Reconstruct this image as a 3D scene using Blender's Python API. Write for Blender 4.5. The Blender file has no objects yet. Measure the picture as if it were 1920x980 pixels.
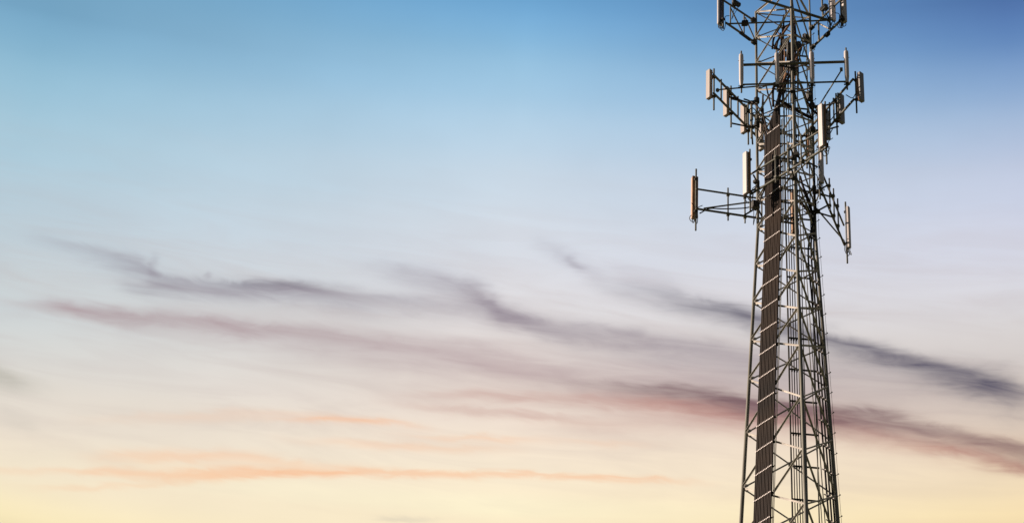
import bpy, math, random
from mathutils import Vector, Matrix
random.seed(7)
SC = bpy.context.scene
COL = SC.collection
rad = math.radians

# ------------------------------------------------------------------ camera
CAM_POS = Vector((0, 0, 1.7))
F_PX, PITCH, ROLL, YAW = 4997.8, 0.6253, 0.0572, -0.1284
TOWER_D, H0, SEC = 72.758, 56.149, 6.096          # distance of the tower axis, height where the taper ends, section length
_f = Vector((math.sin(YAW)*math.cos(PITCH), math.cos(YAW)*math.cos(PITCH), math.sin(PITCH)))
_r0 = Vector((math.cos(YAW), -math.sin(YAW), 0)); _u0 = _r0.cross(_f)
_r = _r0*math.cos(ROLL) + _u0*math.sin(ROLL); _u = -_r0*math.sin(ROLL) + _u0*math.cos(ROLL)
cam = bpy.data.objects.new('camera', bpy.data.cameras.new('camera'))
COL.objects.link(cam); SC.camera = cam
cam.data.sensor_width = 36; cam.data.lens = F_PX/1920*36
cam.data.clip_start = 0.1; cam.data.clip_end = 20000
M = Matrix((( _r.x, _u.x, -_f.x, CAM_POS.x), (_r.y, _u.y, -_f.y, CAM_POS.y), (_r.z, _u.z, -_f.z, CAM_POS.z), (0, 0, 0, 1)))
cam.matrix_world = M

def sight(px, py):
    return (_f + _r*((px-960)/F_PX) - _u*((py-490)/F_PX)).normalized()
def at_level(px, py, k):
    d = sight(px, py); t = (H0+SEC*k-CAM_POS.z)/d.z
    return CAM_POS + d*t
def at_plane(px, py, p, az):
    n = Vector((-math.sin(rad(az)), math.cos(rad(az)), 0)); d = sight(px, py)
    return CAM_POS + d*((p-CAM_POS).dot(n)/d.dot(n))
def az_el(px, py):
    d = sight(px, py)
    return math.degrees(math.atan2(d.x, d.y)), math.degrees(math.asin(d.z))

# ------------------------------------------------------------------ sun and exposure
SUN_THETA, SUN_EL = 90, 17                        # degrees round from the camera's side towards the west, height
sdir = Vector((-math.sin(rad(SUN_THETA))*math.cos(rad(SUN_EL)), -math.cos(rad(SUN_THETA))*math.cos(rad(SUN_EL)), math.sin(rad(SUN_EL))))
sl = bpy.data.lights.new('sun', 'SUN'); sl.energy = 5.0; sl.angle = rad(0.5); sl.color = (1.0, 0.80, 0.67)
so = bpy.data.objects.new('sun', sl); COL.objects.link(so)
so.rotation_euler = sdir.to_track_quat('Z', 'Y').to_euler(); so.location = (-60, 60, 90)
SC.view_settings.view_transform = 'Standard'; SC.view_settings.look = 'None'
SC.view_settings.exposure = 0.33; SC.view_settings.gamma = 1

# ------------------------------------------------------------------ sky
def lin(c):
    return tuple(((v/255)/12.92 if v/255 <= 0.04045 else ((v/255+0.055)/1.055)**2.4) for v in c)
W = bpy.data.worlds.new('World'); SC.world = W; W.use_nodes = True
nt = W.node_tree; nt.nodes.clear()
def N(t, **kw):
    n = nt.nodes.new(t)
    for k, v in kw.items(): setattr(n, k, v)
    return n
def LK(a, b): nt.links.new(a, b)
def setin(sock, v):
    if hasattr(v, 'is_output') or isinstance(v, bpy.types.NodeSocket): LK(v, sock)
    else: sock.default_value = v
def mth(op, a, b=None, c=None, clamp=False):
    n = N('ShaderNodeMath', operation=op, use_clamp=clamp); setin(n.inputs[0], a)
    if b is not None: setin(n.inputs[1], b)
    if c is not None: setin(n.inputs[2], c)
    return n.outputs[0]
def mixc(f, a, b, blend='MIX'):
    n = N('ShaderNodeMix', data_type='RGBA', blend_type=blend); setin(n.inputs[0], f); setin(n.inputs[6], a); setin(n.inputs[7], b)
    return n.outputs[2]
tc = N('ShaderNodeTexCoord'); sep = N('ShaderNodeSeparateXYZ'); LK(tc.outputs['Generated'], sep.inputs[0])
DX, DY, DZ = sep.outputs
AZ = mth('MULTIPLY', mth('ARCTAN2', DX, DY), 180/math.pi)
EL = mth('MULTIPLY', mth('ARCSINE', DZ), 180/math.pi)
CELW = math.cos(rad(35.8))
AZC = -7.0
XS = mth('MULTIPLY', mth('SUBTRACT', AZ, AZC), CELW)           # degrees along the sky, true to size at mid height
def xs_el(px, py):
    a, e = az_el(px, py); return (a-AZC)*CELW, e
SKY = {
 0:    [(0,(116,163,194)),(100,(141,185,210)),(200,(162,198,217)),(300,(176,204,219)),(400,(187,206,217)),(500,(198,208,213)),(600,(207,213,214)),(700,(220,216,209)),(800,(233,222,207)),(900,(245,231,202)),(980,(245,229,184))],
 960:  [(0,(110,165,209)),(100,(145,190,222)),(200,(173,206,230)),(300,(195,214,230)),(400,(209,219,230)),(500,(219,221,228)),(600,(226,221,221)),(700,(231,219,211)),(800,(243,227,211)),(900,(252,237,210)),(980,(252,236,202))],
 1920: [(0,(80,114,168)),(100,(114,149,196)),(200,(156,181,214)),(300,(187,199,222)),(400,(204,210,228)),(500,(215,216,227)),(600,(216,212,213)),(700,(214,204,198)),(800,(230,212,193)),(900,(242,221,188)),(980,(242,219,174))]}
E0, E1 = 0.0, 60.0
def sky_ramp(x):
    r = N('ShaderNodeValToRGB'); cr = r.color_ramp; cr.interpolation = 'CARDINAL'
    st = [((xs_el(x, y)[1]-E0)/(E1-E0), lin(c)) for y, c in SKY[x]]
    lo, hi = st[-1], st[0]
    st += [(0.0, lin((90, 84, 90))), (lo[0]*0.5, lin((170, 156, 150))), (1.0, tuple(v*0.55 for v in hi[1]))]
    st.sort()
    while len(cr.elements) < len(st): cr.elements.new(0.5)
    for e, (p, c) in zip(cr.elements, st):
        e.position = p; e.color = (*c, 1)
    LK(mth('DIVIDE', EL, E1), r.inputs[0])
    return r.outputs[0]
xl, xm, xr = (xs_el(x, 490)[0] for x in (0, 960, 1920))
def ss(v, a, b):
    n = N('ShaderNodeMapRange', interpolation_type='LINEAR'); setin(n.inputs[0], v)
    n.inputs[1].default_value, n.inputs[2].default_value = a, b
    return n.outputs[0]
base = mixc(ss(XS, xm, xr), mixc(ss(XS, xl, xm), sky_ramp(0), sky_ramp(960)), sky_ramp(1920))

# wispy clouds: long soft streaks, each given by its two ends on the sky, bent by noise
def noise(sx, sy, detail=4, rough=0.55, dist=0.0, off=(0, 0)):
    cb = N('ShaderNodeCombineXYZ'); LK(mth('MULTIPLY_ADD', XS, sx, off[0]), cb.inputs[0]); LK(mth('MULTIPLY_ADD', EL, sy, off[1]), cb.inputs[1])
    n = N('ShaderNodeTexNoise', noise_dimensions='2D'); n.inputs['Scale'].default_value = 1; n.inputs['Detail'].default_value = detail
    n.inputs['Roughness'].default_value = rough; n.inputs['Distortion'].default_value = dist
    LK(cb.outputs[0], n.inputs['Vector']); return n.outputs[0]
SL = mth('MULTIPLY_ADD', XS, 0.07, mth('MULTIPLY_ADD', mth('MULTIPLY', XS, XS), 0.0035, EL))
def noise_s(sx, sy, detail=4, rough=0.55, dist=0.0, off=(0, 0)):
    cb = N('ShaderNodeCombineXYZ'); LK(mth('MULTIPLY_ADD', XS, sx, off[0]), cb.inputs[0]); LK(mth('MULTIPLY_ADD', SL, sy, off[1]), cb.inputs[1])
    n = N('ShaderNodeTexNoise', noise_dimensions='2D'); n.inputs['Scale'].default_value = 1; n.inputs['Detail'].default_value = detail
    n.inputs['Roughness'].default_value = rough; n.inputs['Distortion'].default_value = dist
    LK(cb.outputs[0], n.inputs['Vector']); return n.outputs[0]
w1 = mth('MULTIPLY_ADD', noise_s(0.45, 1.0, 3, 0.5), 0.30, -0.15)
w2 = mth('MULTIPLY_ADD', noise_s(0.9, 3.2, 5, 0.55, 1.0, off=(7, 2)), 0.20, -0.10)
CY = mth('ADD', EL, mth('ADD', w1, w2))
CX = mth('MULTIPLY_ADD', noise(0.6, 1.6, 3, off=(3.1, 9.2)), 0.8, mth('ADD', XS, -0.4))
fib = noise_s(0.42, 3.6, 6, 0.55, 0.7)
fine = noise_s(1.1, 8.0, 6, 0.6, 0.8, off=(4, 8))
tex = mth('MULTIPLY', mth('MULTIPLY_ADD', ss(fib, 0.28, 0.72), 0.42, 0.76), mth('MULTIPLY_ADD', ss(fine, 0.25, 0.75), 0.11, 0.945))
X0, X1, Y0, Y1, WMAX = -14.0, 14.0, 26.0, 44.0, 1.0
PXDEG = math.degrees(1/F_PX)
# each wisp is a long band across the sky: sight line to its spine, thickness above and below it, density
WISPS = [
 ('m', [(0,575,12,20,0),(85,568,10,16,.3),(120,574,9,14,.62),(180,584,11,16,.62),(260,594,13,20,.55),(350,602,16,20,.58),(440,611,16,20,.64),(540,622,14,22,.55),(640,632,18,26,.48),(760,645,20,28,.42),(900,662,20,28,.28),(1050,690,20,30,.15),(1150,705,20,30,0)]),
 ('m', [(480,640,20,30,0),(700,666,22,34,.26),(900,684,28,38,.36),(1100,700,30,40,.42),(1300,712,28,36,.40),(1430,725,26,34,.30),(1600,740,30,40,.15),(1900,790,30,40,0)]),
 ('r', [(680,740,8,10,0),(800,740,8,10,.18),(930,744,11,13,.36),(1030,747,12,14,.42),(1120,746,16,16,.40),(1200,753,16,20,.62),(1300,763,16,22,.66),(1400,776,18,20,.66),(1500,788,18,20,.5),(1600,802,22,24,.5),(1750,824,24,30,.38),(1930,855,24,30,.25)]),
 ('r', [(1660,830,8,12,0),(1720,838,9,12,.25),(1790,846,9,13,.55),(1840,857,9,13,.62),(1900,868,9,13,.52),(1960,880,9,13,.3)]),
 ('r', [(690,754,6,8,0),(820,763,7,10,.28),(930,775,6,9,.32),(1040,783,6,9,.26),(1160,792,6,9,0)]),
 ('r', [(980,792,12,18,0),(1150,792,14,20,.2),(1300,796,14,20,.25),(1420,806,12,18,.15),(1560,820,12,18,0)]),
 ('o', [(-40,880,4.0,5.6,0.16),(60,880,4.0,5.6,0.18),(130,881,4.8,6.4,0.23),(190,884,7.2,8.0,0.45),(280,887,10.4,10.4,0.51),(400,887,10.4,9.6,0.51),(520,885,8.8,8.0,0.51),(650,882,6.4,7.2,0.59),(760,887,5.6,7.2,0.54),(900,888,5.6,6.4,0.48),(1040,893,4.8,5.6,0.43),(1150,898,4.0,4.8,0.54),(1230,902,4.0,4.8,0.34),(1310,906,4.0,4.8,0.00)]),
 ('o', [(150,864,8.0,9.6,0.00),(230,853,9.6,11.2,0.34),(330,850,9.6,12.8,0.38),(430,856,9.6,12.8,0.36),(540,867,8.8,11.2,0.31),(650,877,7.2,8.0,0.26),(760,884,6.4,6.4,0.00)]),
 ('o', [(260,899,4.8,5.6,0.00),(360,899,5.6,6.4,0.30),(450,893,6.4,6.4,0.41),(560,887,5.6,5.6,0.28),(660,884,4.8,4.8,0.00)]),
 ('o', [(40,912,4.8,5.6,0.00),(140,913,4.8,5.6,0.26),(260,910,4.8,5.6,0.20),(390,901,4.8,5.6,0.00)]),
 ('o', [(490,788,4.8,5.6,0.00),(580,790,4.8,6.4,0.34),(660,787,4.8,6.4,0.51),(720,789,4.8,6.4,0.43),(790,797,4.8,6.4,0.00)]),
 ('o', [(520,826,6.4,8.0,0.00),(660,828,6.4,8.8,0.26),(780,832,6.4,8.8,0.36),(880,836,6.4,8.8,0.25),(980,842,6.4,8.0,0.00)]),
 ('o', [(730,812,4.8,6.4,0.00),(850,812,4.8,7.2,0.31),(930,820,4.8,7.2,0.34),(1030,829,4.8,6.4,0.00)]),
 ('o', [(1010,820,4.8,7.2,0.00),(1130,826,4.8,7.2,0.23),(1240,837,4.8,6.4,0.00)]),
 ('o', [(130,788,8.0,11.2,0.00),(300,778,8.8,12.8,0.16),(480,770,8.0,12.8,0.21),(640,784,8.0,11.2,0.15),(800,792,8.0,11.2,0.00)]),
 ('g', [(-60,684,16,22,.7),(0,700,16,22,.7),(40,714,15,20,.62),(90,724,13,16,0)]),
 ('p', [(10,436,10,16,0),(110,456,11,18,.22),(200,479,12,22,.30),(270,505,13,25,.44),(300,527,13,24,.54),(380,541,14,20,.52),(460,540,15,20,.58),(540,540,15,24,.6),(640,551,15,28,.5),(760,565,13,28,.38),(860,580,13,26,.28),(970,600,12,24,.16),(1070,620,12,24,0)]),
 ('p', [(670,492,16,20,0),(730,502,16,22,.26),(790,518,18,24,.36),(850,536,20,26,.46),(900,552,17,28,.58),(925,570,14,26,.66),(950,590,15,20,.72),(1000,605,15,24,.6),(1060,617,15,26,.56),(1130,628,16,30,.52),(1200,637,18,36,.52),(1300,652,22,42,.5),(1400,672,22,46,.48),(1500,688,22,46,.36),(1620,700,22,50,.28),(1800,728,24,50,.22),(1960,760,24,50,.18)]),
 ('d', [(1090,516,10,16,0),(1160,537,11,18,.2),(1230,551,12,20,.32),(1300,566,12,24,.5),(1350,577,12,24,.74),(1400,590,13,26,.80),(1460,607,15,30,.62),(1550,638,17,28,.7),(1620,656,15,26,.78),(1700,675,15,26,.80),(1780,693,18,32,.88),(1840,708,22,36,.95),(1890,719,23,42,.92),(1930,730,20,40,.4),(1990,746,18,40,.08)]),
 ('v', [(1030,712,8,12,0),(1140,716,9,16,.34),(1220,723,9,20,.54),(1300,734,10,22,.74),(1400,749,11,24,.78),(1480,765,13,26,.72),(1550,779,15,28,.7),(1620,778,15,28,.76),(1680,785,15,26,.78),(1750,803,15,22,.68),(1830,822,13,26,.6),(1960,852,13,28,.52)]),
]
STREAKS = [(292,484,288,524,8,.22,'p'),(380,512,400,520,5,.2,'p'),(225,536,345,548,10,.34,'p'),(1068,478,1085,506,10,.26,'p'),(1010,458,1130,522,16,.2,'p'),(1130,505,1280,540,24,.16,'p'),(420,530,620,536,8,.3,'d'),(0,765,60,800,20,.2,'g'),(700,970,800,974,6,.3,'g')]
TINT = {'p': (130, 116, 132), 'd': (92, 88, 106), 'm': (168, 142, 148), 'v': (110, 78, 88), 'r': (180, 118, 110), 'o': (250, 187, 142), 'g': (186, 182, 172)}
SXN = mth('DIVIDE', mth('SUBTRACT', CX, X0), X1-X0)
accs = {}
def gather(key, g):
    a_ = accs.get(key); accs[key] = g if a_ is None else mth('SUBTRACT', mth('ADD', a_, g), mth('MULTIPLY', a_, g))
for key, pts in WISPS:
    r = N('ShaderNodeValToRGB'); cr = r.color_ramp; cr.interpolation = 'B_SPLINE'
    st = []
    for (x, y, up, dn, de) in pts:
        q = xs_el(x, y); st.append(((q[0]-X0)/(X1-X0), ((q[1]-Y0)/(Y1-Y0), up*PXDEG/WMAX, dn*PXDEG/WMAX, de)))
    d0 = st[0][1]; d1 = st[-1][1]
    st = [(max(0, st[0][0]-.03), (*d0[:3], 0))] + st + [(min(1, st[-1][0]+.03), (*d1[:3], 0))]
    while len(cr.elements) < len(st): cr.elements.new(0.5)
    for e, (p, c) in zip(cr.elements, st): e.position = p; e.color = c
    LK(SXN, r.inputs[0]); sp = N('ShaderNodeSeparateColor'); LK(r.outputs[0], sp.inputs[0])
    dlt = mth('SUBTRACT', CY, mth('MULTIPLY_ADD', sp.outputs[0], Y1-Y0, Y0))
    above = mth('GREATER_THAN', dlt, 0.0)
    wdt = mth('ADD', mth('MULTIPLY', above, sp.outputs[1]), mth('MULTIPLY', mth('SUBTRACT', 1.0, above), sp.outputs[2]))
    qn = mth('DIVIDE', dlt, mth('MAXIMUM', wdt, 0.01))
    gather(key, mth('MULTIPLY', mth('EXPONENT', mth('MULTIPLY', mth('MULTIPLY', qn, qn), -0.8)), r.outputs[1]))
for (x1, y1, x2, y2, hw, st, tk) in STREAKS:
    a, b = xs_el(x1, y1), xs_el(x2, y2)
    mx, my = (a[0]+b[0])/2, (a[1]+b[1])/2; dx, dy = b[0]-a[0], b[1]-a[1]; L = math.hypot(dx, dy); dx /= L; dy /= L
    ux = mth('SUBTRACT', CX, mx); uy = mth('SUBTRACT', CY, my)
    along = mth('MULTIPLY', mth('MULTIPLY_ADD', ux, dx, mth('MULTIPLY', uy, dy)), 2/L)
    across = mth('MULTIPLY', mth('MULTIPLY_ADD', ux, -dy, mth('MULTIPLY', uy, dx)), 1/(hw*PXDEG))
    q = mth('ADD', mth('POWER', mth('ABSOLUTE', along), 3.0), mth('MULTIPLY', across, across))
    gather(tk, mth('MULTIPLY', mth('EXPONENT', mth('MULTIPLY', q, -1.0)), st))
col = base
# thin veil of fibres through the cloud band
band = mth('MULTIPLY', ss(EL, 29.6, 32.0), ss(EL, 38.2, 34.8))
veil = mth('MULTIPLY', mth('MULTIPLY', ss(noise_s(0.24, 1.9, 5, 0.55, 0.5, off=(11, 5)), 0.40, 0.78), band), 0.26)
col = mixc(veil, col, (*lin((186, 168, 166)), 1))
for key in 'omrgpvd':
    col = mixc(mth('MULTIPLY', accs[key], tex, clamp=True), col, (*lin(TINT[key]), 1))
soft = noise(0.35, 0.5, 3, off=(20, 3))
col = mixc(1.0, col, mth('MULTIPLY_ADD', soft, 0.08, 0.96), 'MULTIPLY')
# the sky away from the sunset is dimmer, bluer
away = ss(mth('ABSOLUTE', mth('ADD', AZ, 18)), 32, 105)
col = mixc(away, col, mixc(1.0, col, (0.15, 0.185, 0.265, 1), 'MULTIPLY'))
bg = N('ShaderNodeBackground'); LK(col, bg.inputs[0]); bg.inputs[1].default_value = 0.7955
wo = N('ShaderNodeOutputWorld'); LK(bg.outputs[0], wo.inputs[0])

# ------------------------------------------------------------------ materials
def mat(name, base, rough=0.6, metal=0.0, var=0.12, scale=6.0, base2=None, spec=0.4, streak=1.0):
    m = bpy.data.materials.new(name); m.use_nodes = True; t = m.node_tree
    b = t.nodes['Principled BSDF']; b.inputs['Roughness'].default_value = rough; b.inputs['Metallic'].default_value = metal
    b.inputs['Specular IOR Level'].default_value = spec
    c = t.nodes.new('ShaderNodeTexCoord'); mp = t.nodes.new('ShaderNodeMapping'); mp.inputs['Scale'].default_value = (1, 1, 1/streak)
    n = t.nodes.new('ShaderNodeTexNoise'); n.inputs['Scale'].default_value = scale; n.inputs['Detail'].default_value = 5
    r = t.nodes.new('ShaderNodeValToRGB')
    b2 = base2 or tuple(v*(1-2*var) for v in base)
    r.color_ramp.elements[0].position = 0.33; r.color_ramp.elements[1].position = 0.68
    r.color_ramp.elements[0].color = (*b2, 1); r.color_ramp.elements[1].color = (*tuple(min(1, v*(1+var)) for v in base), 1)
    t.links.new(c.outputs['Object'], mp.inputs[0]); t.links.new(mp.outputs[0], n.inputs[0]); t.links.new(n.outputs[0], r.inputs[0]); t.links.new(r.outputs[0], b.inputs['Base Color'])
    return m
STEEL = mat('weathered_galvanised_steel', (0.19, 0.19, 0.155), 0.65, 0.0, 0.2, 3.0, spec=0.25)
LEGM = mat('galvanised_leg_pipe', (0.27, 0.265, 0.22), 0.6, 0.0, 0.18, 1.2, spec=0.3, streak=4)
BRACE = mat('pale_galvanised_angle', (0.58, 0.555, 0.50), 0.7, 0.0, 0.15, 2.0, spec=0.2)
DARK = mat('dark_steel', (0.06, 0.058, 0.05), 0.7, 0.0, 0.2, 4.0, spec=0.2)
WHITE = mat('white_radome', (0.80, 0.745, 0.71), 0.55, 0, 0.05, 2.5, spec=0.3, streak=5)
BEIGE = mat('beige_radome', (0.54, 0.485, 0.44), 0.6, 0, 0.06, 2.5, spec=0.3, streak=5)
GREYW = mat('shaded_radome', (0.40, 0.40, 0.40), 0.55, 0, 0.06, 2.5, spec=0.3, streak=5)  # radome on the side turned from the sun, its shade put into the grey
TANL = mat('tan_radome', (0.74, 0.53, 0.38), 0.55, 0, 0.08, 2.5, spec=0.3, streak=5)
TAN = mat('tan_antenna_tray', (0.34, 0.19, 0.10), 0.6, 0, 0.15, 5, spec=0.25)
GREYB = mat('grey_antenna_back', (0.13, 0.15, 0.19), 0.4, 0.0, 0.1, 4)
BLACK = mat('black_cable_jacket', (0.036, 0.021, 0.011), 0.6, 0, 0.3, 2, spec=0.25, streak=3)
BLACK2 = mat('black_rubber', (0.012, 0.011, 0.010), 0.7, 0, 0.2, 2, spec=0.2)
CLAMP = mat('bright_clamp', (0.78, 0.72, 0.68), 0.5, 0, 0.08, 20)
RRU = mat('grey_radio_housing', (0.10, 0.10, 0.095), 0.6, 0, 0.15, 5)
GRASS = mat('dry_grass_ground', (0.10, 0.10, 0.045), 0.95, 0, 0.3, 0.08, base2=(0.055, 0.065, 0.025), spec=0.1)

# ------------------------------------------------------------------ mesh collecting
class MB:
    def __init__(s): s.v = []; s.f = []; s.sm = []; s.mi = []; s.cur = 0
    def add(s, vs, fs, smooth=False):
        o = len(s.v); s.v += [Vector(v) for v in vs]; s.f += [tuple(i+o for i in f) for f in fs]; s.sm += [smooth]*len(fs); s.mi += [s.cur]*len(fs)
    def path(s, pts, r, n=8, caps=True, radii=None):
        pts = [Vector(p) for p in pts]; vs = []; fs = []; m = len(pts)
        t0 = (pts[1]-pts[0]).normalized()
        a = t0.orthogonal().normalized()
        if abs(t0.z) < 0.95: a = t0.cross(Vector((0, 0, 1))).normalized()
        for i, p in enumerate(pts):
            t = (pts[min(i+1, m-1)]-pts[max(i-1, 0)]).normalized()
            a = (a - t*a.dot(t)).normalized(); b = t.cross(a); rr = radii[i] if radii else r
            for j in range(n):
                q = 2*math.pi*j/n; vs.append(p + a*math.cos(q)*rr + b*math.sin(q)*rr)
        for i in range(m-1):
            for j in range(n):
                k = (j+1) % n; fs.append((i*n+j, i*n+k, (i+1)*n+k, (i+1)*n+j))
        s.add(vs, fs, True)
        if caps:
            s.add([vs[j] for j in range(n)][::-1], [tuple(range(n))]); s.add([vs[(m-1)*n+j] for j in range(n)], [tuple(range(n))])
    def tube(s, a, b, r, n=8): s.path([a, b], r, n)
    def prism(s, a, b, sec, x, y):
        """a straight bar from a to b whose section is the polygon sec in the axes x, y"""
        a = Vector(a); b = Vector(b); n = len(sec)
        A = [a + x*p + y*q for p, q in sec]; B = [b + x*p + y*q for p, q in sec]
        s.add(A+B, [(i, (i+1) % n, n+(i+1) % n, n+i) for i in range(n)] + [tuple(range(n))[::-1], tuple(range(n, 2*n))])
    def angle(s, a, b, w, t, out, up):
        """an L profile: one flange flat in the face, one standing out along its upper edge"""
        d = (Vector(b)-Vector(a)).normalized(); x = (out - d*out.dot(d)).normalized(); y = x.cross(d)
        if y.dot(up) < 0: y = -y
        s.prism(a, b, [(0, -w/2), (t, -w/2), (t, w/2-t), (w, w/2-t), (w, w/2), (0, w/2)], x, y)
    def box(s, c, sx, sy, sz, X=Vector((1, 0, 0)), Y=Vector((0, 1, 0)), Z=Vector((0, 0, 1)), bev=0.0):
        c = Vector(c); e = bev
        if e <= 0:
            vs = [c + X*(i*sx/2) + Y*(j*sy/2) + Z*(k*sz/2) for i in (-1, 1) for j in (-1, 1) for k in (-1, 1)]
            s.add(vs, [(0, 1, 3, 2), (4, 6, 7, 5), (0, 4, 5, 1), (2, 3, 7, 6), (0, 2, 6, 4), (1, 5, 7, 3)]); return
        pr = [(-sx/2+e, -sy/2), (sx/2-e, -sy/2), (sx/2, -sy/2+e), (sx/2, sy/2-e), (sx/2-e, sy/2), (-sx/2+e, sy/2), (-sx/2, sy/2-e), (-sx/2, -sy/2+e)]
        rings = []
        for z, q in ((-sz/2, 1-2*e/max(sx, .001)), (-sz/2+e, 1), (sz/2-e, 1), (sz/2, 1-2*e/max(sx, .001))):
            rings.append([c + X*(p[0]*q) + Y*(p[1]*q) + Z*z for p in pr])
        s.loft(rings)
    def loft(s, rings, smooth=False):
        n = len(rings[0]); vs = [p for r in rings for p in r]; m = len(rings)
        s.add(vs, [(i*n+j, i*n+(j+1) % n, (i+1)*n+(j+1) % n, (i+1)*n+j) for i in range(m-1) for j in range(n)], smooth)
        s.add(rings[0][::-1], [tuple(range(n))]); s.add(rings[-1], [tuple(range(n))])
    def build(s, name, m, parent=None, origin=None):
        me = bpy.data.meshes.new(name); o = Vector(origin) if origin is not None else (Vector(parent['_o']) if parent is not None and '_o' in parent else Vector((0, 0, 0)))
        me.from_pydata([tuple(v-o) for v in s.v], [], s.f); me.update()
        me.polygons.foreach_set('use_smooth', s.sm)
        for q in (m if isinstance(m, (list, tuple)) else [m]): me.materials.append(q)
        me.polygons.foreach_set('material_index', s.mi)
        ob = bpy.data.objects.new(name, me); COL.objects.link(ob)
        if parent is not None: ob.parent = parent
        else: ob.location = o
        return ob
def tag(o, label, cat, group=None, kind=None):
    if label: o['label'] = label
    if cat: o['category'] = cat
    if group: o['group'] = group
    if kind: o['kind'] = kind
    return o
def empty(name, loc, label, cat, group=None):
    o = bpy.data.objects.new(name, None); COL.objects.link(o); o.location = loc; o['_o'] = tuple(loc); o.empty_display_size = 0.2
    return tag(o, label, cat, group)
def smoothpath(pts, n=6):
    pts = [Vector(p) for p in pts]; out = []
    P = [pts[0]*2-pts[1]] + pts + [pts[-1]*2-pts[-2]]
    for i in range(1, len(P)-2):
        a, b, c, d = P[i-1:i+3]
        for j in range(n):
            t = j/n; out.append(0.5*((2*b) + (c-a)*t + (2*a-5*b+4*c-d)*t*t + (3*b-a-3*c+d)*t**3))
    out.append(pts[-1]); return out

# ------------------------------------------------------------------ ground
g = MB(); R_ = 9000; nr = 64
g.add([(0, 0, 0)] + [(R_*math.cos(2*math.pi*i/nr), R_*math.sin(2*math.pi*i/nr), 0) for i in range(nr)], [(0, 1+i, 1+(i+1) % nr) for i in range(nr)])
tag(g.build('ground', GRASS), 'flat dry grass ground under the tower', 'ground', kind='structure')

# ------------------------------------------------------------------ tower
AX = Vector((0, TOWER_D, 0)); ROT = 0.1837; S0, TAPER, TOP = 1.9747, 0.6105, 1.6
ANG = {'C': rad(-90)+ROT, 'L': rad(150)+ROT, 'R': rad(30)+ROT}
def side(k): return S0 - TAPER*min(k, 0)
def leg(w, k):
    q = side(k)/math.sqrt(3); return Vector((q*math.cos(ANG[w]), TOWER_D + q*math.sin(ANG[w]), H0+SEC*k))
KG = -H0/SEC
FACES = [('L', 'C'), ('C', 'R'), ('R', 'L')]
def face_axes(a, b):
    d = (leg(b, 0)-leg(a, 0)).normalized(); return d, Vector((d.y, -d.x, 0))
def face_pt(a, b, u, o, k):
    d, n = face_axes(a, b); p = (leg(a, k)+leg(b, k))/2; return p + d*u + n*o
TW = empty('lattice_tower', (0, TOWER_D, 0), 'tall three-legged grey steel lattice telecom tower with X bracing', 'tower')
for w in 'LCR':
    m = MB(); m.path([leg(w, KG), leg(w, -3), leg(w, -1), leg(w, 0), leg(w, 1), leg(w, TOP)], 0.05, 14, radii=[0.09, .07, .06, .052, .048, .045])
    lg = m.build('leg', LEGM, TW)
    for k in (-2, -1, 0, 1, TOP-0.004):
        f = MB(); c = leg(w, k); ax = (leg(w, k+0.05)-leg(w, k-0.05)).normalized()
        R2 = 0.115 if k < TOP-0.1 else 0.085
        for s_ in (-1, 1): f.path([c+ax*0.004*s_, c+ax*0.03*s_], R2, 14)
        for i in range(8):
            q = 2*math.pi*i/8; e = ax.orthogonal().normalized(); e2 = ax.cross(e); p = c + (e*math.cos(q)+e2*math.sin(q))*(R2-0.025)
            f.path([p-ax*0.055, p+ax*0.055], 0.012, 6)
        fo = f.build('flange', STEEL); fo.parent = lg
levels = []                                       # bracing levels, top down
k = TOP
while k > -0.001: levels.append(round(k, 4)); k -= 0.2
levels = levels[:-1] + [0.0] if abs(levels[-1]) > 1e-3 else levels
levels += [-0.25, -0.5, -0.75, -1.0, -1-1/3, -1-2/3, -2.0, -2-1/3, -2-2/3, -3.0]
nodes_low = [-3.0 - i*0.5 for i in range(1, 13)]
low = MB(); nb = 0
UP = Vector((0, 0, 1))
def brace_ends(a, ka, b, kb):
    p, q = leg(a, ka), leg(b, kb); d = (q-p).normalized(); return p + d*0.05, q - d*0.05
for i in range(len(levels)-1):
    kt, kb = levels[i], levels[i+1]
    for a, b in FACES:
        d, n = face_axes(a, b)
        for (x, kx, y, ky, off) in ((a, kb, b, kt, 0.022), (a, kt, b, kb, -0.022)):
            if kb < -2.5: continue
            m = MB(); p, q = brace_ends(x, kx, y, ky)
            if (p-q).length < .1: continue
            w = 0.046 if kt > 0 else 0.054
            m.angle(p + n*off, q + n*off, w, 0.008, n if off > 0 else n, UP)
            dd = (q-p).normalized()
            for c, s_ in ((p, 1), (q, -1)):         # end plates
                m.box(c + n*(off-0.008) + dd*0.05*s_, 0.17, 0.008, 0.09, X=dd, Y=n, Z=dd.cross(n))
            if off > 0 and (a, b) == ('R', 'L'):
                m.box((p+q)/2 + n*(-0.004), 0.16, 0.012, 0.16, X=d, Y=n, Z=UP)
            m.build('diagonal_brace', BRACE, TW); nb += 1
for i in range(len(nodes_low)):
    kt = -3.0 - i*0.5; kb = kt-0.5
    for a, b in FACES:
        d, n = face_axes(a, b)
        for (x, kx, y, ky, off) in ((a, kb, b, kt, 0.022), (a, kt, b, kb, -0.022)):
            p, q = brace_ends(x, kx, y, ky); low.angle(p+n*off, q+n*off, 0.07, 0.008, n, UP)
o = low.build('lower_bracing', BRACE, TW); o['kind'] = 'stuff'
for a, b in FACES:
    d, n = face_axes(a, b); m = MB(); p, q = brace_ends(a, TOP-0.01, b, TOP-0.01); m.angle(p, q, 0.06, 0.008, n, UP); m.build('top_rail', BRACE, TW)
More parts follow.
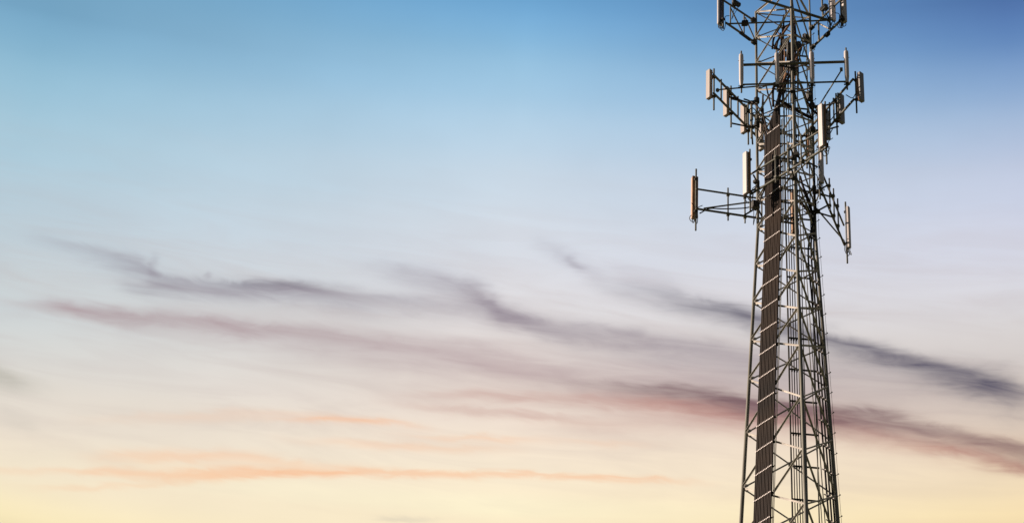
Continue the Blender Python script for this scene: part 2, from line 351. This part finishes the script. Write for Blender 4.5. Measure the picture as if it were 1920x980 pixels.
# step bolts and the thin safety cable on the leg that carries the climbing pegs
pd = Vector((math.cos(rad(-50)), math.sin(rad(-50)), 0)); tips = []
k = -2.3
while k < 1.5:
    p = leg('R', k); m = MB(); m.path([p, p+pd*0.2], 0.011, 6); m.path([p+pd*0.19, p+pd*0.215], 0.022, 8); m.build('step_bolt', STEEL, TW)
    tips.append(p+pd*0.17+Vector((0, 0, 0.0))); k += 0.125
m = MB(); m.path([tips[0]-Vector((0, 0, 3))] + tips, 0.006, 5); m.build('safety_cable', STEEL, TW)
m = MB(); tp = leg('R', TOP); m.path([tp, tp+Vector((0, 0, 3.2))], 0.03, 8); m.build('top_pole', LEGM, TW)

# ------------------------------------------------------------------ wide ladder of feeder cables on the sunlit face
def lad(u, o, k):
    return face_pt('L', 'C', u + 0.17*min(k, 0), o, k)
dLC, nLC = face_axes('L', 'C')
LD = empty('cable_ladder', lad(0, .2, KG), 'wide ladder of pale hanger bars holding the broad dark cable band', 'cable ladder')
for u in (0.47, 0.53):
    m = MB(); m.path([lad(u, .115, KG), lad(u, .115, 0), lad(u, .115, 0.62)], 0.013, 6); m.build('rail', STEEL, LD)
m = MB(); m.path([lad(-.39, .11, KG), lad(-.39, .11, 0), lad(-.39, .11, 0.6)], 0.015, 6); m.build('rail', STEEL, LD)
NC = 12
us = [-0.385 + i*0.8/(NC-1) for i in range(NC)]
kk = 0.72
while kk > -2.6:
    m = MB(); hi = 0.44; lo_ = -0.42
    if kk > .55: lo_ = -0.2
    tl = random.uniform(-.012, .012); m.box((lad(lo_, .15, kk)+lad(.52, .15, kk))/2 - nLC*0.045, (.52-lo_), 0.03, 0.035, X=dLC, Y=nLC, Z=UP)
    m.cur = 1
    for u in us:
        if u < lo_: continue
        m.box(lad(u, .15, kk) + nLC*0.044 + UP*(tl*u/.4 + random.uniform(-.006, .006)), 0.04, 0.014, 0.042, X=dLC, Y=nLC, Z=UP)
    m.build('hanger_bar', [STEEL, CLAMP], LD); kk -= 0.15 + random.uniform(-.006, .006)
for i, u in enumerate(us):
    jig = 0.004*math.sin(i*2.3); kt = 0.50 + 0.28*(i/(NC-1)) + 0.03*random.random()
    pts = [lad(u, .15+jig, KG), lad(u, .15+jig, -2), lad(u, .15+jig, 0), lad(u, .15+jig, 0.3), lad(u, .15+jig, kt-.12)]
    e = lad(u, .15+jig, kt)
    cen = Vector((0.0, TOWER_D-0.2, 0))
    if i < 4:                                       # thrown out towards the middle frames
        tgt = [lad(u-.1-.05*i, .05, kt+.08), lad(u-.35-.1*i, -.1, kt+.2), lad(-1.0, -.3, kt+.32+.03*i)]
    elif i < 8:
        tgt = [lad(u+.02, .1, kt+.06), lad(u+.10, -.15, kt+.2), lad(u-.15, -.4, kt+.42), lad(u-.1, -.45, 1.05+.06*i)]
    else:
        tgt = [lad(u+.03, .1, kt+.05), lad(u+.10, -.1, kt+.14), lad(u+.25, -.35, kt+.28), lad(u+.25, -.45, kt+.45), lad(.35+.03*(i-8), -.5, 1.25+.03*i)]
    m = MB(); m.path(smoothpath(pts[-2:] + [e] + tgt, 5), 0.032, 10, caps=True)
    m.path(pts[:-1], 0.032, 10)
    tag(m.build('coaxial_cable', BLACK, origin=pts[0]), 'one of the dark feeder cables packed side by side in the broad band', 'cable', 'feeder cables in the broad band')

# ------------------------------------------------------------------ climbing ladder with five cables on the far face
dRL, nRL = face_axes('R', 'L')
def clm(u, k, o=.12): return face_pt('R', 'L', u + 0.06*min(k, 0), o, k)
CLd = empty('climbing_ladder', clm(-.4, KG), 'narrow ladder with spaced cross brackets behind the far face of the tower', 'ladder')
for u, r in ((0.0, 0.028), (-0.86, 0.02)):
    m = MB(); m.path([clm(u, KG), clm(u, -1.5), clm(u, 0), clm(u, 1.4)], r, 8); m.build('rail', DARK if u == 0 else STEEL, CLd)
kk = 1.3
while kk > -2.5:
    m = MB(); m.box((clm(.02, kk)+clm(-.9, kk))/2 - nRL*0.05, .92, 0.04, 0.05, X=dRL, Y=nRL, Z=UP)
    for j in range(5): m.box(clm(-.1-j*.085, kk, .16), 0.05, .05, .06, X=dRL, Y=nRL, Z=UP)
    m.build('bracket', DARK, CLd); kk -= 0.2
for j in range(6):
    u = -.1 - j*.082; m = MB(); m.path([clm(u, KG, .18), clm(u, -1.5, .18), clm(u, 0, .18), clm(u, 1.25, .18)], 0.0165, 8)
    tag(m.build('coaxial_cable', BLACK, origin=clm(u, KG, .18)), 'one of the thin cables strung apart on the narrow ladder behind middle leg', 'cable', 'cables on the narrow ladder')

# ------------------------------------------------------------------ three thick cables beside the leg with the climbing pegs
cd = Vector((math.cos(rad(50)), math.sin(rad(50)), 0))
def cb3(s, k): return leg('R', k) - cd*s*(1 if k < 0 else 1) + Vector((0, -0.02, 0))
CLP = empty('cable_rack', cb3(.3, KG), 'small bright clamps tying three thick cables beside the pegged leg', 'cable rack')
kk = .1
while kk > -2.5:
    m = MB(); m.prism(cb3(.03, kk), cb3(.6, kk), [(-.012, -.012), (.012, -.012), (.012, .012), (-.012, .012)], Vector((cd.y, -cd.x, 0)), UP)
    m.cur = 1
    for s in (.16, .31, .46): m.box(cb3(s, kk) + Vector((cd.y, -cd.x, 0))*0.02, .07, .075, .045, X=cd, Y=Vector((cd.y, -cd.x, 0)), Z=UP)
    m.build('hanger_bar', [DARK, CLAMP], CLP); kk -= 0.15
m = MB(); m.path([cb3(.66, KG), cb3(.66, 0), cb3(.66, .2)], .016, 6); m.build('rail', STEEL, CLP)
m = MB(); m.path([cb3(.9, KG), cb3(.8, 0), cb3(.8, .2)], .016, 6); m.build('rail', STEEL, CLP)
ends3 = [[(1526, 415), (1517, 385), (1508, 362), (1497, 346)], [(1523, 415), (1513, 395), (1503, 384), (1490, 372)], [(1529, 400), (1528, 370), (1527, 340), (1526, 300)]]
for j, s in enumerate((.16, .31, .46)):
    pts = [cb3(s, KG), cb3(s, -2), cb3(s, -.5), cb3(s, -.15)]
    tail = [at_plane(x, y, leg('R', 0)-cd*(s+.05*q), 10.5) for q, (x, y) in enumerate(ends3[j])]
    m = MB(); m.path(pts[:3], 0.03, 8); m.path(smoothpath(pts[2:] + tail, 5), 0.03, 8)
    tag(m.build('coaxial_cable', BLACK2, origin=pts[0]), 'one of the three thick black cables running down beside the pegged leg', 'cable', 'thick cables beside the pegged leg')

# ------------------------------------------------------------------ sector frames
def fr(az, o, u, k):
    t = rad(az); D = Vector((math.cos(t), math.sin(t), 0)); n = Vector((D.y, -D.x, 0)); return AX + n*o + D*u + Vector((0, 0, H0+SEC*k))
def fr_axes(az):
    t = rad(az); D = Vector((math.cos(t), math.sin(t), 0)); return D, Vector((D.y, -D.x, 0))
def collar(m, p, r, h=0.1): m.path([p-UP*h/2, p+UP*h/2], r, 10)
A_O = 1.2
def frame_low(az, w1, w2, label):
    b = fr(az, A_O, 1.2, .14); E_ = empty('sector_frame', b, label, 'antenna frame', 'frames of the lowest antenna level'); D, n = fr_axes(az)
    for k, r in ((.28, .034), (.14, .04)):
        m = MB(); m.tube(fr(az, A_O, -.62, k), fr(az, A_O, 2.98, k), r, 10); m.build('rail', STEEL, E_)
    for u in (.62, 1.22, 1.82):
        m = MB(); m.tube(fr(az, A_O+.07, u, .1), fr(az, A_O+.07, u, .33), .027, 8)
        for k in (.14, .28): m.box(fr(az, A_O+.05, u, k), .1, .12, .08, X=D, Y=n)
        m.build('pole', STEEL, E_)
    for k in (.29, .15):                           # stand-off arms from the tower leg, with their clamps
        m = MB(); c = leg(w1, k)
        for u in (.6, 1.3): m.tube(c + n*.03, fr(az, A_O, u, k-.01), .03, 8)
        m.box(c + n*.08, .15, .2, .11, X=D, Y=n, bev=.01); collar(m, c, .075, .12)
        m.build('standoff_arm', DARK, E_)
    m = MB(); c = leg(w2, .32); m.tube(c, fr(az, A_O-.05, -.55, .27), .032, 8); m.box(c+n*.06, .15, .2, .12, X=D, Y=n, bev=.01); collar(m, c, .075, .15); m.build('tie_arm', DARK, E_)
    m = MB(); m.tube(leg(w2, .15), fr(az, A_O, .1, .14), .025, 8); m.build('tie_arm', DARK, E_)
    m = MB(); m.tube(fr(az, A_O, -.3, .15), leg(w1, .2), .025, 8); m.tube(fr(az, A_O, 2.7, .15), leg(w1, .19), .028, 8); m.build('brace', STEEL, E_)
    return E_
frame_low(-44, 'C', 'L', 'lowest-level grey pipe frame crossing in front of the broad cable band')
frame_low(76, 'R', 'C', 'lowest-level grey pipe frame slanting steeply away from the pegged leg')
frame_low(196, 'L', 'R', 'lowest-level long grey pipe frame reaching out farthest from the tower over open sky')
B_O = 1.74
def frame_mid(az, w1, w2, label, rk):
    b = fr(az, B_O, .2, rk[1]); E_ = empty('sector_frame', b, label, 'antenna frame', 'frames of the middle antenna level'); D, n = fr_axes(az)
    for k, r in zip(rk, rk[2:]):
        m = MB(); m.tube(fr(az, B_O, -1.6, k), fr(az, B_O, 2.08, k), r, 10); m.build('rail', STEEL, E_)
    if az != -.4:
        for u in (1.66, .55, -.02, -.3, -.62):
            m = MB(); m.tube(fr(az, B_O-.05, u, rk[1]-.01), fr(az, B_O-.05, u, rk[0]+.01), .03, 8); m.build('pole', STEEL, E_)
    m = MB(); m.tube(fr(az, 1.35, .2, .66), fr(az, 1.35, .2, .93), .045, 10)
    m.build('mast', LEGM, E_)
    for k in (.92, .74):
        m = MB(); c = leg(w1, k); m.prism(c, fr(az, 1.35, .2, k), [(-.05, -.04), (.05, -.04), (.05, .04), (-.05, .04)], D, UP); collar(m, c, .1, .2)
        m.box(fr(az, 1.35, .2, k), .16, .16, .12, X=D, Y=n, bev=.015)
        m.tube(fr(az, 1.35, .2, k), fr(az, B_O, .9, k-.02), .03, 8); m.tube(fr(az, 1.35, .2, k), fr(az, B_O, -.5, k-.02), .03, 8)
        m.build('standoff_arm', DARK, E_)
    m = MB(); m.tube(fr(az, B_O-.04, 1.9, .85), leg(w2, .84), .026, 8); m.box(fr(az, B_O-.04, 1.88, .85), .1, .1, .12, X=D, Y=n, bev=.01); m.build('tie_rod', STEEL, E_)
    return E_
frame_mid(-.4, 'C', 'R', 'level two-rail pipe frame across the front of the tower between four round antennas', (.90, .755, .05, .033))
frame_mid(119.6, 'R', 'L', 'middle-level pipe frame sloping down from the outer grey antennas to the pegged leg', (.94, .79, .042, .042))
frame_mid(239.6, 'L', 'C', 'middle-level pipe frame sloping down past four beige box antennas to the outer leg', (.945, .81, .042, .042))

# top frames, partly cut by the upper edge of the view
pl, azl = leg('L', 1.36), 47.7
pr, azr = leg('R', 1.36), -55.0
def TL(x, y): return at_plane(x, y, pl, azl)
def TR(x, y): return at_plane(x, y, pr, azr)
def bars(m, fn, lst):
    for (a, b, r) in lst: m.tube(fn(*a), fn(*b), r, 8)
dl = Vector((math.cos(rad(azl)), math.sin(rad(azl)), 0)); nl = Vector((dl.y, -dl.x, 0))
dr = Vector((math.cos(rad(azr)), math.sin(rad(azr)), 0)); nr_ = Vector((dr.y, -dr.x, 0))
E_ = empty('sector_frame', TL(1395, 64), 'truss frame at the tower top running down from the white-edged antenna to the outer leg', 'antenna frame', 'frames of the topmost antenna level')
for a, b, r in (((1361, 43), (1417, 81), .042), ((1352, -2), (1413, 38.5), .038)):
    m = MB(); m.tube(TL(*a), TL(*b), r, 10); m.build('rail', STEEL, E_)
for a, b in (((1369.5, 8), (1369.5, 47)), ((1395, 28), (1395, 65)), ((1370, 16), (1394, 64)), ((1397, 33), (1416, 76))):
    m = MB(); m.tube(TL(*a), TL(*b), .027, 8); m.build('web_bar', STEEL, E_)
for p in ((1413, 38), (1414, 79)):
    m = MB(); m.box(TL(*p), .2, .16, .15, X=dl, Y=nl, bev=.015); m.build('clamp', DARK, E_)
m = MB(); m.box(TL(1397, 68), .62, .09, .09, X=(TL(1403, 72)-TL(1392, 64)).normalized(), Y=nl, Z=(TL(1403, 72)-TL(1392, 64)).normalized().cross(nl), bev=.03); m.build('clamp', DARK, E_)
E_ = empty('sector_frame', TR(1540, 74), 'truss frame at the tower top rising from the pegged leg to two white antennas', 'antenna frame', 'frames of the topmost antenna level')
for a, b, r in (((1521, 91), (1579, 36), .048), ((1519, 55), (1577, -1), .04)):
    m = MB(); m.tube(TR(*a), TR(*b), r, 10); m.build('rail', STEEL, E_)
for a, b in (((1534.5, 41), (1535.5, 76)), ((1541, -8), (1543, 32))):
    m = MB(); m.tube(TR(*a), TR(*b), .034, 8); m.build('web_bar', STEEL, E_)
m = MB(); m.tube(TR(1533, 43), TR(1556, 55), .03, 8); m.build('web_bar', BRACE, E_)
for p in ((1522, 52), (1524, 88), (1551, 65), (1578, 38)):
    m = MB(); m.box(TR(*p), .22, .14, .12, X=(TR(1551, 63)-TR(1540, 73)).normalized(), Y=nr_, Z=(TR(1551, 63)-TR(1540, 73)).normalized().cross(nr_), bev=.015)
    m.build('clamp', DARK, E_)
E_ = empty('cross_tie', TL(1364, 44.5), 'long straight tie pipe across the tower top with a dark box on it', 'tie pipe', 'tie pipes across the tower top')
m = MB(); m.tube(TL(1363, 45), TR(1557, 38.4), .03, 8); m.build('pipe', STEEL, E_)
qa, qb = TL(1363, 45), TR(1557, 38.4); dt = (qb-qa).normalized()
m = MB(); m.box(qa + (qb-qa)*((1396.5-1363)/194), .24, .22, .16, X=dt, Y=Vector((dt.y, -dt.x, 0)).normalized(), bev=.03); m.build('clamp_box', DARK, E_)
pa = at_level(1420, -3, 1.43); pb = TR(1557, 39.4)
m = MB(); m.tube(pa, pb, .05, 8); tag(m.build('cross_tie', STEEL, origin=pa), 'thick tie pipe sloping down across the tower top to the white antenna pipe', 'tie pipe', 'tie pipes across the tower top')

# ------------------------------------------------------------------ panel antennas
def ring_pts(w, d, z, n=20, e=2.6, y0=0):
    out = []
    for i in range(n):
        q = 2*math.pi*i/n; c, s = math.cos(q), math.sin(q)
        out.append(Vector((w/2*math.copysign(abs(c)**(2/e), c), y0 + d/2*math.copysign(abs(s)**(2/e), s), z)))
    return out
PROTO = {}
def proto(kind):
    """meshes of one antenna kind: origin at the foot of its pipe, radome towards -Y"""
    if kind in PROTO: return PROTO[kind]
    parts = []
    def P(name, mb, m):
        me_o = mb.build(name, m); parts.append((name, me_o.data)); bpy.data.objects.remove(me_o)
    X, Y = Vector((1, 0, 0)), Vector((0, 1, 0))
    if kind in ('long', 'short', 'panel', 'shaded', 'far', 'slim', 'pale'):
        if kind == 'long': pipe, z0, z1, w, d, off, tw = 2.65, .62, 2.40, .215, .085, .17, .29
        elif kind == 'far': pipe, z0, z1, w, d, off, tw = 2.65, .62, 2.40, .20, .11, .14, .21
        elif kind == 'slim': pipe, z0, z1, w, d, off, tw = 2.65, .62, 2.40, .14, .085, .06, .13
        elif kind in ('panel', 'pale'): pipe, z0, z1, w, d, off, tw = 2.4, .25, 2.3, .225, .075, .13, .23
        else: pipe, z0, z1, w, d, off, tw = 1.86, .39, 1.66, .215, .095, .20, .20
        m = MB(); m.tube((0, 0, 0), (0, 0, pipe), .031, 10); P('mounting_pipe', m, STEEL)
        zc, h = (z0+z1)/2, z1-z0
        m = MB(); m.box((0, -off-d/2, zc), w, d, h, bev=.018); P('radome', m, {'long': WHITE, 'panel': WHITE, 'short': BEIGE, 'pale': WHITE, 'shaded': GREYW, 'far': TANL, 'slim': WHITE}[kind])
        m = MB(); m.box((0, -off+.022 if kind != 'far' else -off+.04, zc), tw, .045 if kind != 'far' else .08, h*.99, bev=.01); P('back_tray', m, GREYB if kind in ('panel', 'slim') else WHITE if kind == 'pale' else TAN)
        for zz in (z0+.2, z1-.2):
            m = MB(); m.box((0, -off/2, zz), .1, off-.02, .05, bev=.008); m.box((0, 0, zz), .13, .09, .09, bev=.012); P('bracket', m, DARK)
        if kind == 'short':
            m = MB(); m.path(smoothpath([(0, -off+.05, z1-.03), (0, -off+.12, z1+.01), (0, -.02, z1-.06), (.02, .02, z1-.2)], 5), .012, 6)
            P('jumper_cable', m, BLACK2)
        elif kind == 'shaded':
            m = MB(); m.path([(-.02, -off+.085, z0+.1), (-.05, -off+.09, zc), (-.02, -off+.085, z1-.1)], .035, 8); P('jumper_cable', m, TAN)
        else:
            m = MB(); c = Vector((.1, -.05, z0-.1)); m.path([c + Vector((math.cos(q)*.11, .03*math.sin(q), math.sin(q)*.11)) for q in [i*2*math.pi/20*1.0 + 1.9 for i in range(19)]], .013, 6)
            P('jumper_cable', m, STEEL)
            for q in (-1, 1):
                m = MB(); m.path(smoothpath([(q*w*.25, -off-d*.5, z0+.01), (q*w*.3, -off-d*.3, z0-.16), (q*.06, -.02, z0-.27), (q*.05, .06, z0-.05), (q*.045, .05, z0+.3), (q*.2, .12, z0+.42)], 5), .013, 6); P('jumper_cable', m, BLACK2)
    else:                                           # rounded tapered sector antenna
        m = MB(); m.tube((0, .05, 0), (0, .05, 1.86), .03, 10); P('mounting_pipe', m, STEEL)
        m = MB(); z0, z1 = .20, 1.64
        m.loft([ring_pts(.085, .075, z0, y0=-.06), ring_pts(.10, .09, z0+.02, y0=-.06), ring_pts(.155, .15, z0+.28, y0=-.06), ring_pts(.158, .155, z1-.12, y0=-.06), ring_pts(.145, .14, z1-.04, y0=-.06), ring_pts(.09, .08, z1, y0=-.05)], True)
        P('radome', m, WHITE)
        m = MB(); m.path([(0, -.06, z0-.03), (0, -.06, z0+.002)], .06, 12); m.box((0, 0, z0-.015), .22, .05, .03); P('end_cap', m, DARK)
        for zz in (z0+.1, z1-.22):
            m = MB(); m.box((0, .03, zz), .12, .12, .07, bev=.01); m.path([(-.11, .04, zz), (.11, .04, zz)], .012, 6); P('bracket', m, DARK)
    PROTO[kind] = parts; return parts
def antenna(kind, p, theta, label, group, scale=1.0):
    e = empty('panel_antenna', p, label, 'antenna', group); e.rotation_euler = (0, 0, -rad(theta)); e.scale = (1, 1, scale)
    for name, me in proto(kind):
        o = bpy.data.objects.new(name, me); COL.objects.link(o); o.parent = e
    return e
GA, GB, GC, GD = 'antennas of the lowest level', 'box antennas of the middle level', 'round antennas of the middle level', 'antennas of the topmost level'
antenna('long', fr(-44, A_O+.1, -.57, .008), 46, 'long sunlit white panel antenna just outside the outer leg, beside the broad cable band', GA)
antenna('long', fr(-44, A_O+.1, 3.0, .008), 46, 'long brightly sunlit white panel antenna in front of the pegged leg', GA)
antenna('far', fr(196, A_O+.1, 2.95, .0), 158, 'long orange-edged panel antenna on the far arm, leftmost of all antennas', GA)
antenna('far', fr(196, A_O+.1, -.62, .0), 150, 'long orange panel antenna half hidden behind the middle leg', GA)
antenna('slim', fr(76, A_O+.1, 2.9, .0), -60, 'slim pale panel antenna hanging lowest of all, beyond the pegged leg', GA)
antenna('slim', fr(76, A_O+.1, -.95, -.005), -60, 'slim grey panel antenna partly behind the pegged leg, below the bright panel', GA)
for u, lb in zip((1.91, .79, -.36, -1.51), ('outermost beige box antenna on the sloping middle frame', 'second beige box antenna from the outer end of the sloping middle frame', 'third beige box antenna from the outer end, beside two frame poles', 'innermost beige box antenna, partly hidden by the outer tower leg')):
    antenna('short', fr(239.6, B_O+.09, u, .71), 45, lb, GB)
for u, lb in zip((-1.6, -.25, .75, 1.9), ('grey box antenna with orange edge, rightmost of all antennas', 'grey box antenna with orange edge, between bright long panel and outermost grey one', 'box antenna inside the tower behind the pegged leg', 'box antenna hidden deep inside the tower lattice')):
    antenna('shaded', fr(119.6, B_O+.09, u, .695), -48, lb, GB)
for u, lb in zip((-1.55, -.32, .87, 2.06), ('rounded white antenna at the free end of the level frame by the outer leg', 'rounded white antenna on the level frame between the outer and middle legs', 'rounded white antenna in front of the pegged leg', 'rounded white antenna at free end of the level frame, above grey box antennas')):
    antenna('round', fr(-.4, B_O+.1, u, .69), 0, lb, GC)
antenna('panel', TL(1356, 54), 128, 'white-edged panel antenna with grey back, at the tower top above the outer leg', GD)
antenna('panel', TR(1556.5, 56)+Vector((0, -.1, 0)), -48, 'white panel antenna with shaded face at the tower top, over the level frame', GD)
antenna('pale', TR(1577.8, 51)+Vector((0, -.05, 0)), -138, 'sunlit white panel antenna at the tower top, outermost on the rising truss', GD)

# ------------------------------------------------------------------ radio units and boxes on the legs
def radio(p, az, sx, sy, sz, label):
    t = rad(az); X = Vector((math.cos(t), math.sin(t), 0)); Y = Vector((-X.y, X.x, 0))
    e = empty('radio_unit', p, label, 'radio unit', 'radio units on the tower')
    m = MB(); m.box(p, sx, sy, sz, X=X, Y=Y, bev=.02)
    for i in range(6): m.box(p + X*(sx*(-.4+.16*i)) - Y*(sy/2+.012), .012, .03, sz*.8, X=X, Y=Y)
    m.build('housing', RRU, e)
    m = MB(); m.box(p + Y*(sy/2+.04), sx*.5, .07, sz*.6, X=X, Y=Y, bev=.01); m.build('bracket', DARK, e)
    m = MB()
    for i in (-1, 1): m.path(smoothpath([p + X*(sx*.2*i) - UP*sz/2, p + X*(sx*.22*i) - UP*(sz/2+.12), p + X*(sx*.1*i) - UP*(sz/2+.3) + Y*.1, p - UP*(sz/2+.55) + Y*.22], 4), .012, 6)
    m.build('jumper_cable', BLACK2, e)
radio(leg('L', .145)+Vector((-.08, -.15, 0)), 20, .26, .18, .30, 'small dark box clamped to the outer leg under the long arm')
radio(at_plane(1482, 92, leg('C', 1)+Vector((0, .6, 0)), 10), 10, .26, .18, .5, 'dark radio box inside the tower near the top, beside the middle leg')
radio(at_plane(1474, 82, leg('C', 1)+Vector((0, .5, 0)), -40), -40, .22, .14, .4, 'dark radio box facing the sun behind the round antenna')
radio(at_plane(1497, 88, leg('C', 1)+Vector((0, .8, 0)), 60), 60, .2, .14, .4, 'dark radio box just past the middle leg near the top')
radio(leg('C', .93)+Vector((0, -.16, 0)), 0, .22, .18, .5, 'tall narrow dark box strapped on the middle leg')
radio(leg('R', .98)+Vector((-.1, -.1, 0)), 30, .2, .16, .4, 'narrow dark box strapped on the pegged leg behind the lattice')
radio(at_plane(1510, 72, leg('R', 1.4), 40), 40, .2, .14, .34, 'dark radio box among the cables by the pegged leg')
radio(TL(1376.5, 9)+nl*.1, azl, .36, .13, .15, 'flat grey box on the upper pipe of the top truss frame')
radio(TR(1549.5, 17)+nr_*.1, azr, .32, .14, .16, 'sunlit flat box on the upper pipe of the rising top truss')

# ------------------------------------------------------------------ loose feeder cables near the top
def loose(pts, r, label, grp='loose feeder cables in the upper lattice', m_=None):
    p = smoothpath(pts, 6); m = MB(); m.path(p, r, 7); tag(m.build('feeder_cable', m_ or BLACK, origin=p[0]), label, 'cable', grp)
def LV(x, y, dep, az=10.5): return at_plane(x, y, AX + Vector((0, dep, 0)), az)
loose([LV(1497, 150, -.3), LV(1505, 168, -.2), LV(1512, 188, 0), LV(1521, 203, .1), LV(1533, 214, .3), LV(1545, 220, .6)], .045, 'thick dark cable curving across to the pegged leg behind the bright panel')
loose([LV(1460, 188, -.1), LV(1475, 196, -.1), LV(1492, 206, 0), LV(1508, 215, .2), LV(1524, 222, .4)], .06, 'thick dark pipe-like cable crossing level behind the middle leg')
loose([LV(1490, 372, .0), LV(1503, 380, .1), LV(1514, 396, .2), LV(1522, 415, .4), LV(1528, 440, .6)], .035, 'cable sweeping down behind the middle leg to the thick cable group')
loose([LV(1500, 330, .0), LV(1506, 350, .1), LV(1514, 368, .3), LV(1522, 395, .5), LV(1527, 430, .6)], .04, 'cable bowing from the crossing frame down to the pegged leg')
loose([LV(1486, 360, -.3), LV(1495, 366, -.2), LV(1508, 376, .1), LV(1520, 404, .5), LV(1526, 450, .6)], .03, 'dark cable leaving the middle leg towards the thick cable group')
loose([LV(1472, 15, -.4), LV(1474, 24, -.3), LV(1471, 35, -.2), LV(1464, 46, -.1), LV(1456, 60, 0), LV(1450, 75, 0), LV(1448, 92, 0)], .033, 'cable looping down in an S inside the tower top')
loose([LV(1486, 38, -.3), LV(1476, 52, -.2), LV(1466, 66, -.1), LV(1456, 80, 0), LV(1452, 92, 0)], .04, 'cable slanting down inside the tower top beside the looping one', m_=TAN)
loose([LV(1470, 28, -.3), LV(1466, 44, -.2), LV(1460, 56, -.1), LV(1453, 68, 0), LV(1450, 84, 0), LV(1462, 94, .1)], .028, 'thinner cable beside the looping one inside the tower top')
loose([LV(1520, 40, .3), LV(1508, 38, .2), LV(1496, 40, .1), LV(1484, 44, 0), LV(1470, 52, -.1)], .03, 'cable sagging level behind the middle leg at the top')
loose([LV(1474, 138, -.6), LV(1470, 152, -.6), LV(1464, 168, -.5), LV(1460, 182, -.4), LV(1459, 205, -.3)], .05, 'sunlit brown cable pair bending into the head of the broad band', m_=TAN)  # tan instead of black: sunlight on this pair is put into its colour
loose([LV(1453, 156, -.5), LV(1450, 166, -.5), LV(1449, 180, -.4), LV(1450, 200, -.3)], .045, 'dark cable bending into the head of the broad band')
loose([LV(1437, 163, -.3), LV(1440, 176, -.3), LV(1444, 192, -.3), LV(1447, 205, -.3)], .028, 'thin dark cable dropping to the head of the broad band from the outer leg side')
loose([LV(1395, 186, .4), LV(1404, 189, .3), LV(1416, 196, .1), LV(1427, 208, -.1), LV(1433, 222, -.3), LV(1438, 243, -.4)], .03, 'dark cable bundle arching from the beige antennas to the broad band')
loose([LV(1365, 182, 0.2), LV(1378, 184, .2), LV(1390, 189, .2), LV(1400, 192, .2)], .034, 'dark cable arching along the sloping middle frame above the beige antennas')
loose([LV(1312, 400, 1.0), LV(1330, 391, 1.0), LV(1350, 391.5, 1.0), LV(1380, 391, .9), LV(1402, 389, .7), LV(1428, 381, .4)], .022, 'cable lying along the long far arm of the lowest frame')
for i, (x, y0, y1, dp, r, mm) in enumerate(((1470.5, 78, 150, -.2, .026, TAN), (1474, 84, 175, -.3, .03, BLACK), (1478, 70, 168, -.2, .03, BLACK), (1482, 86, 172, 0, .028, BLACK2), (1485, 100, 190, .2, .026, BLACK), (1493, 84, 150, .1, .026, TAN), (1496, 100, 168, .2, .03, BLACK), (1467, 95, 200, -.4, .028, BLACK2))):  # TAN cables are the sunlit ones, the light painted in as jacket colour
    q = 2*math.sin(i*1.7)
    loose([LV(x+q, y0, dp), LV(x+q*.6+1, y0+(y1-y0)*.3, dp), LV(x-q*.5, y0+(y1-y0)*.65, dp), LV(x-q-1, y1, dp)], r, 'one of the upright feeder cables crowded beside the middle leg above the broad band', 'upright feeder cables beside the middle leg', mm)
rr = random.Random(3)
for i in range(9):
    x = 1462 + i*5.2 + rr.uniform(-3, 3); y = rr.uniform(58, 105); dp = rr.uniform(-.4, .5)
    pts = [LV(x+rr.uniform(-16, 16), y-rr.uniform(14, 26), dp), LV(x+rr.uniform(-4, 4), y, dp), LV(x+rr.uniform(-4, 4), y+rr.uniform(15, 24), dp+.1), LV(x*.6+1478*.4+rr.uniform(-5, 5), y+rr.uniform(36, 60), dp)]
    loose(pts, rr.uniform(.016, .03), 'one of the jumper cables tangled round the middle leg near the tower top', 'tangled jumper cables near the tower top', (BLACK, BLACK2, TAN, BLACK)[i % 4])
for i, pts in enumerate(([(1545, 222), (1556, 226), (1566, 214), (1574, 206)], [(1586, 178), (1598, 184), (1604, 176), (1609, 166)], [(1545, 240), (1554, 252), (1562, 240)], [(1400, 205), (1408, 214), (1416, 211), (1424, 222)], [(1398, 214), (1404, 206), (1412, 203), (1420, 212)], [(1402, 232), (1410, 238), (1418, 236), (1426, 250)])):
    loose([LV(x, y, .5 if x > 1500 else .2) for x, y in pts], .017, ('thin jumper cable drooping between the bright panel and the grey box antennas', 'thin jumper loop hanging under the sloping rail beside the outermost grey antenna', 'thin jumper loop right beside the bright long panel', 'jumper cable crossing just above the other two at the outer leg', 'jumper cable arching up beside the outer leg', 'lowest jumper cable at the outer leg under the beige antennas')[i], 'short jumper cables by the middle frames', BLACK2)
print('braces', nb)
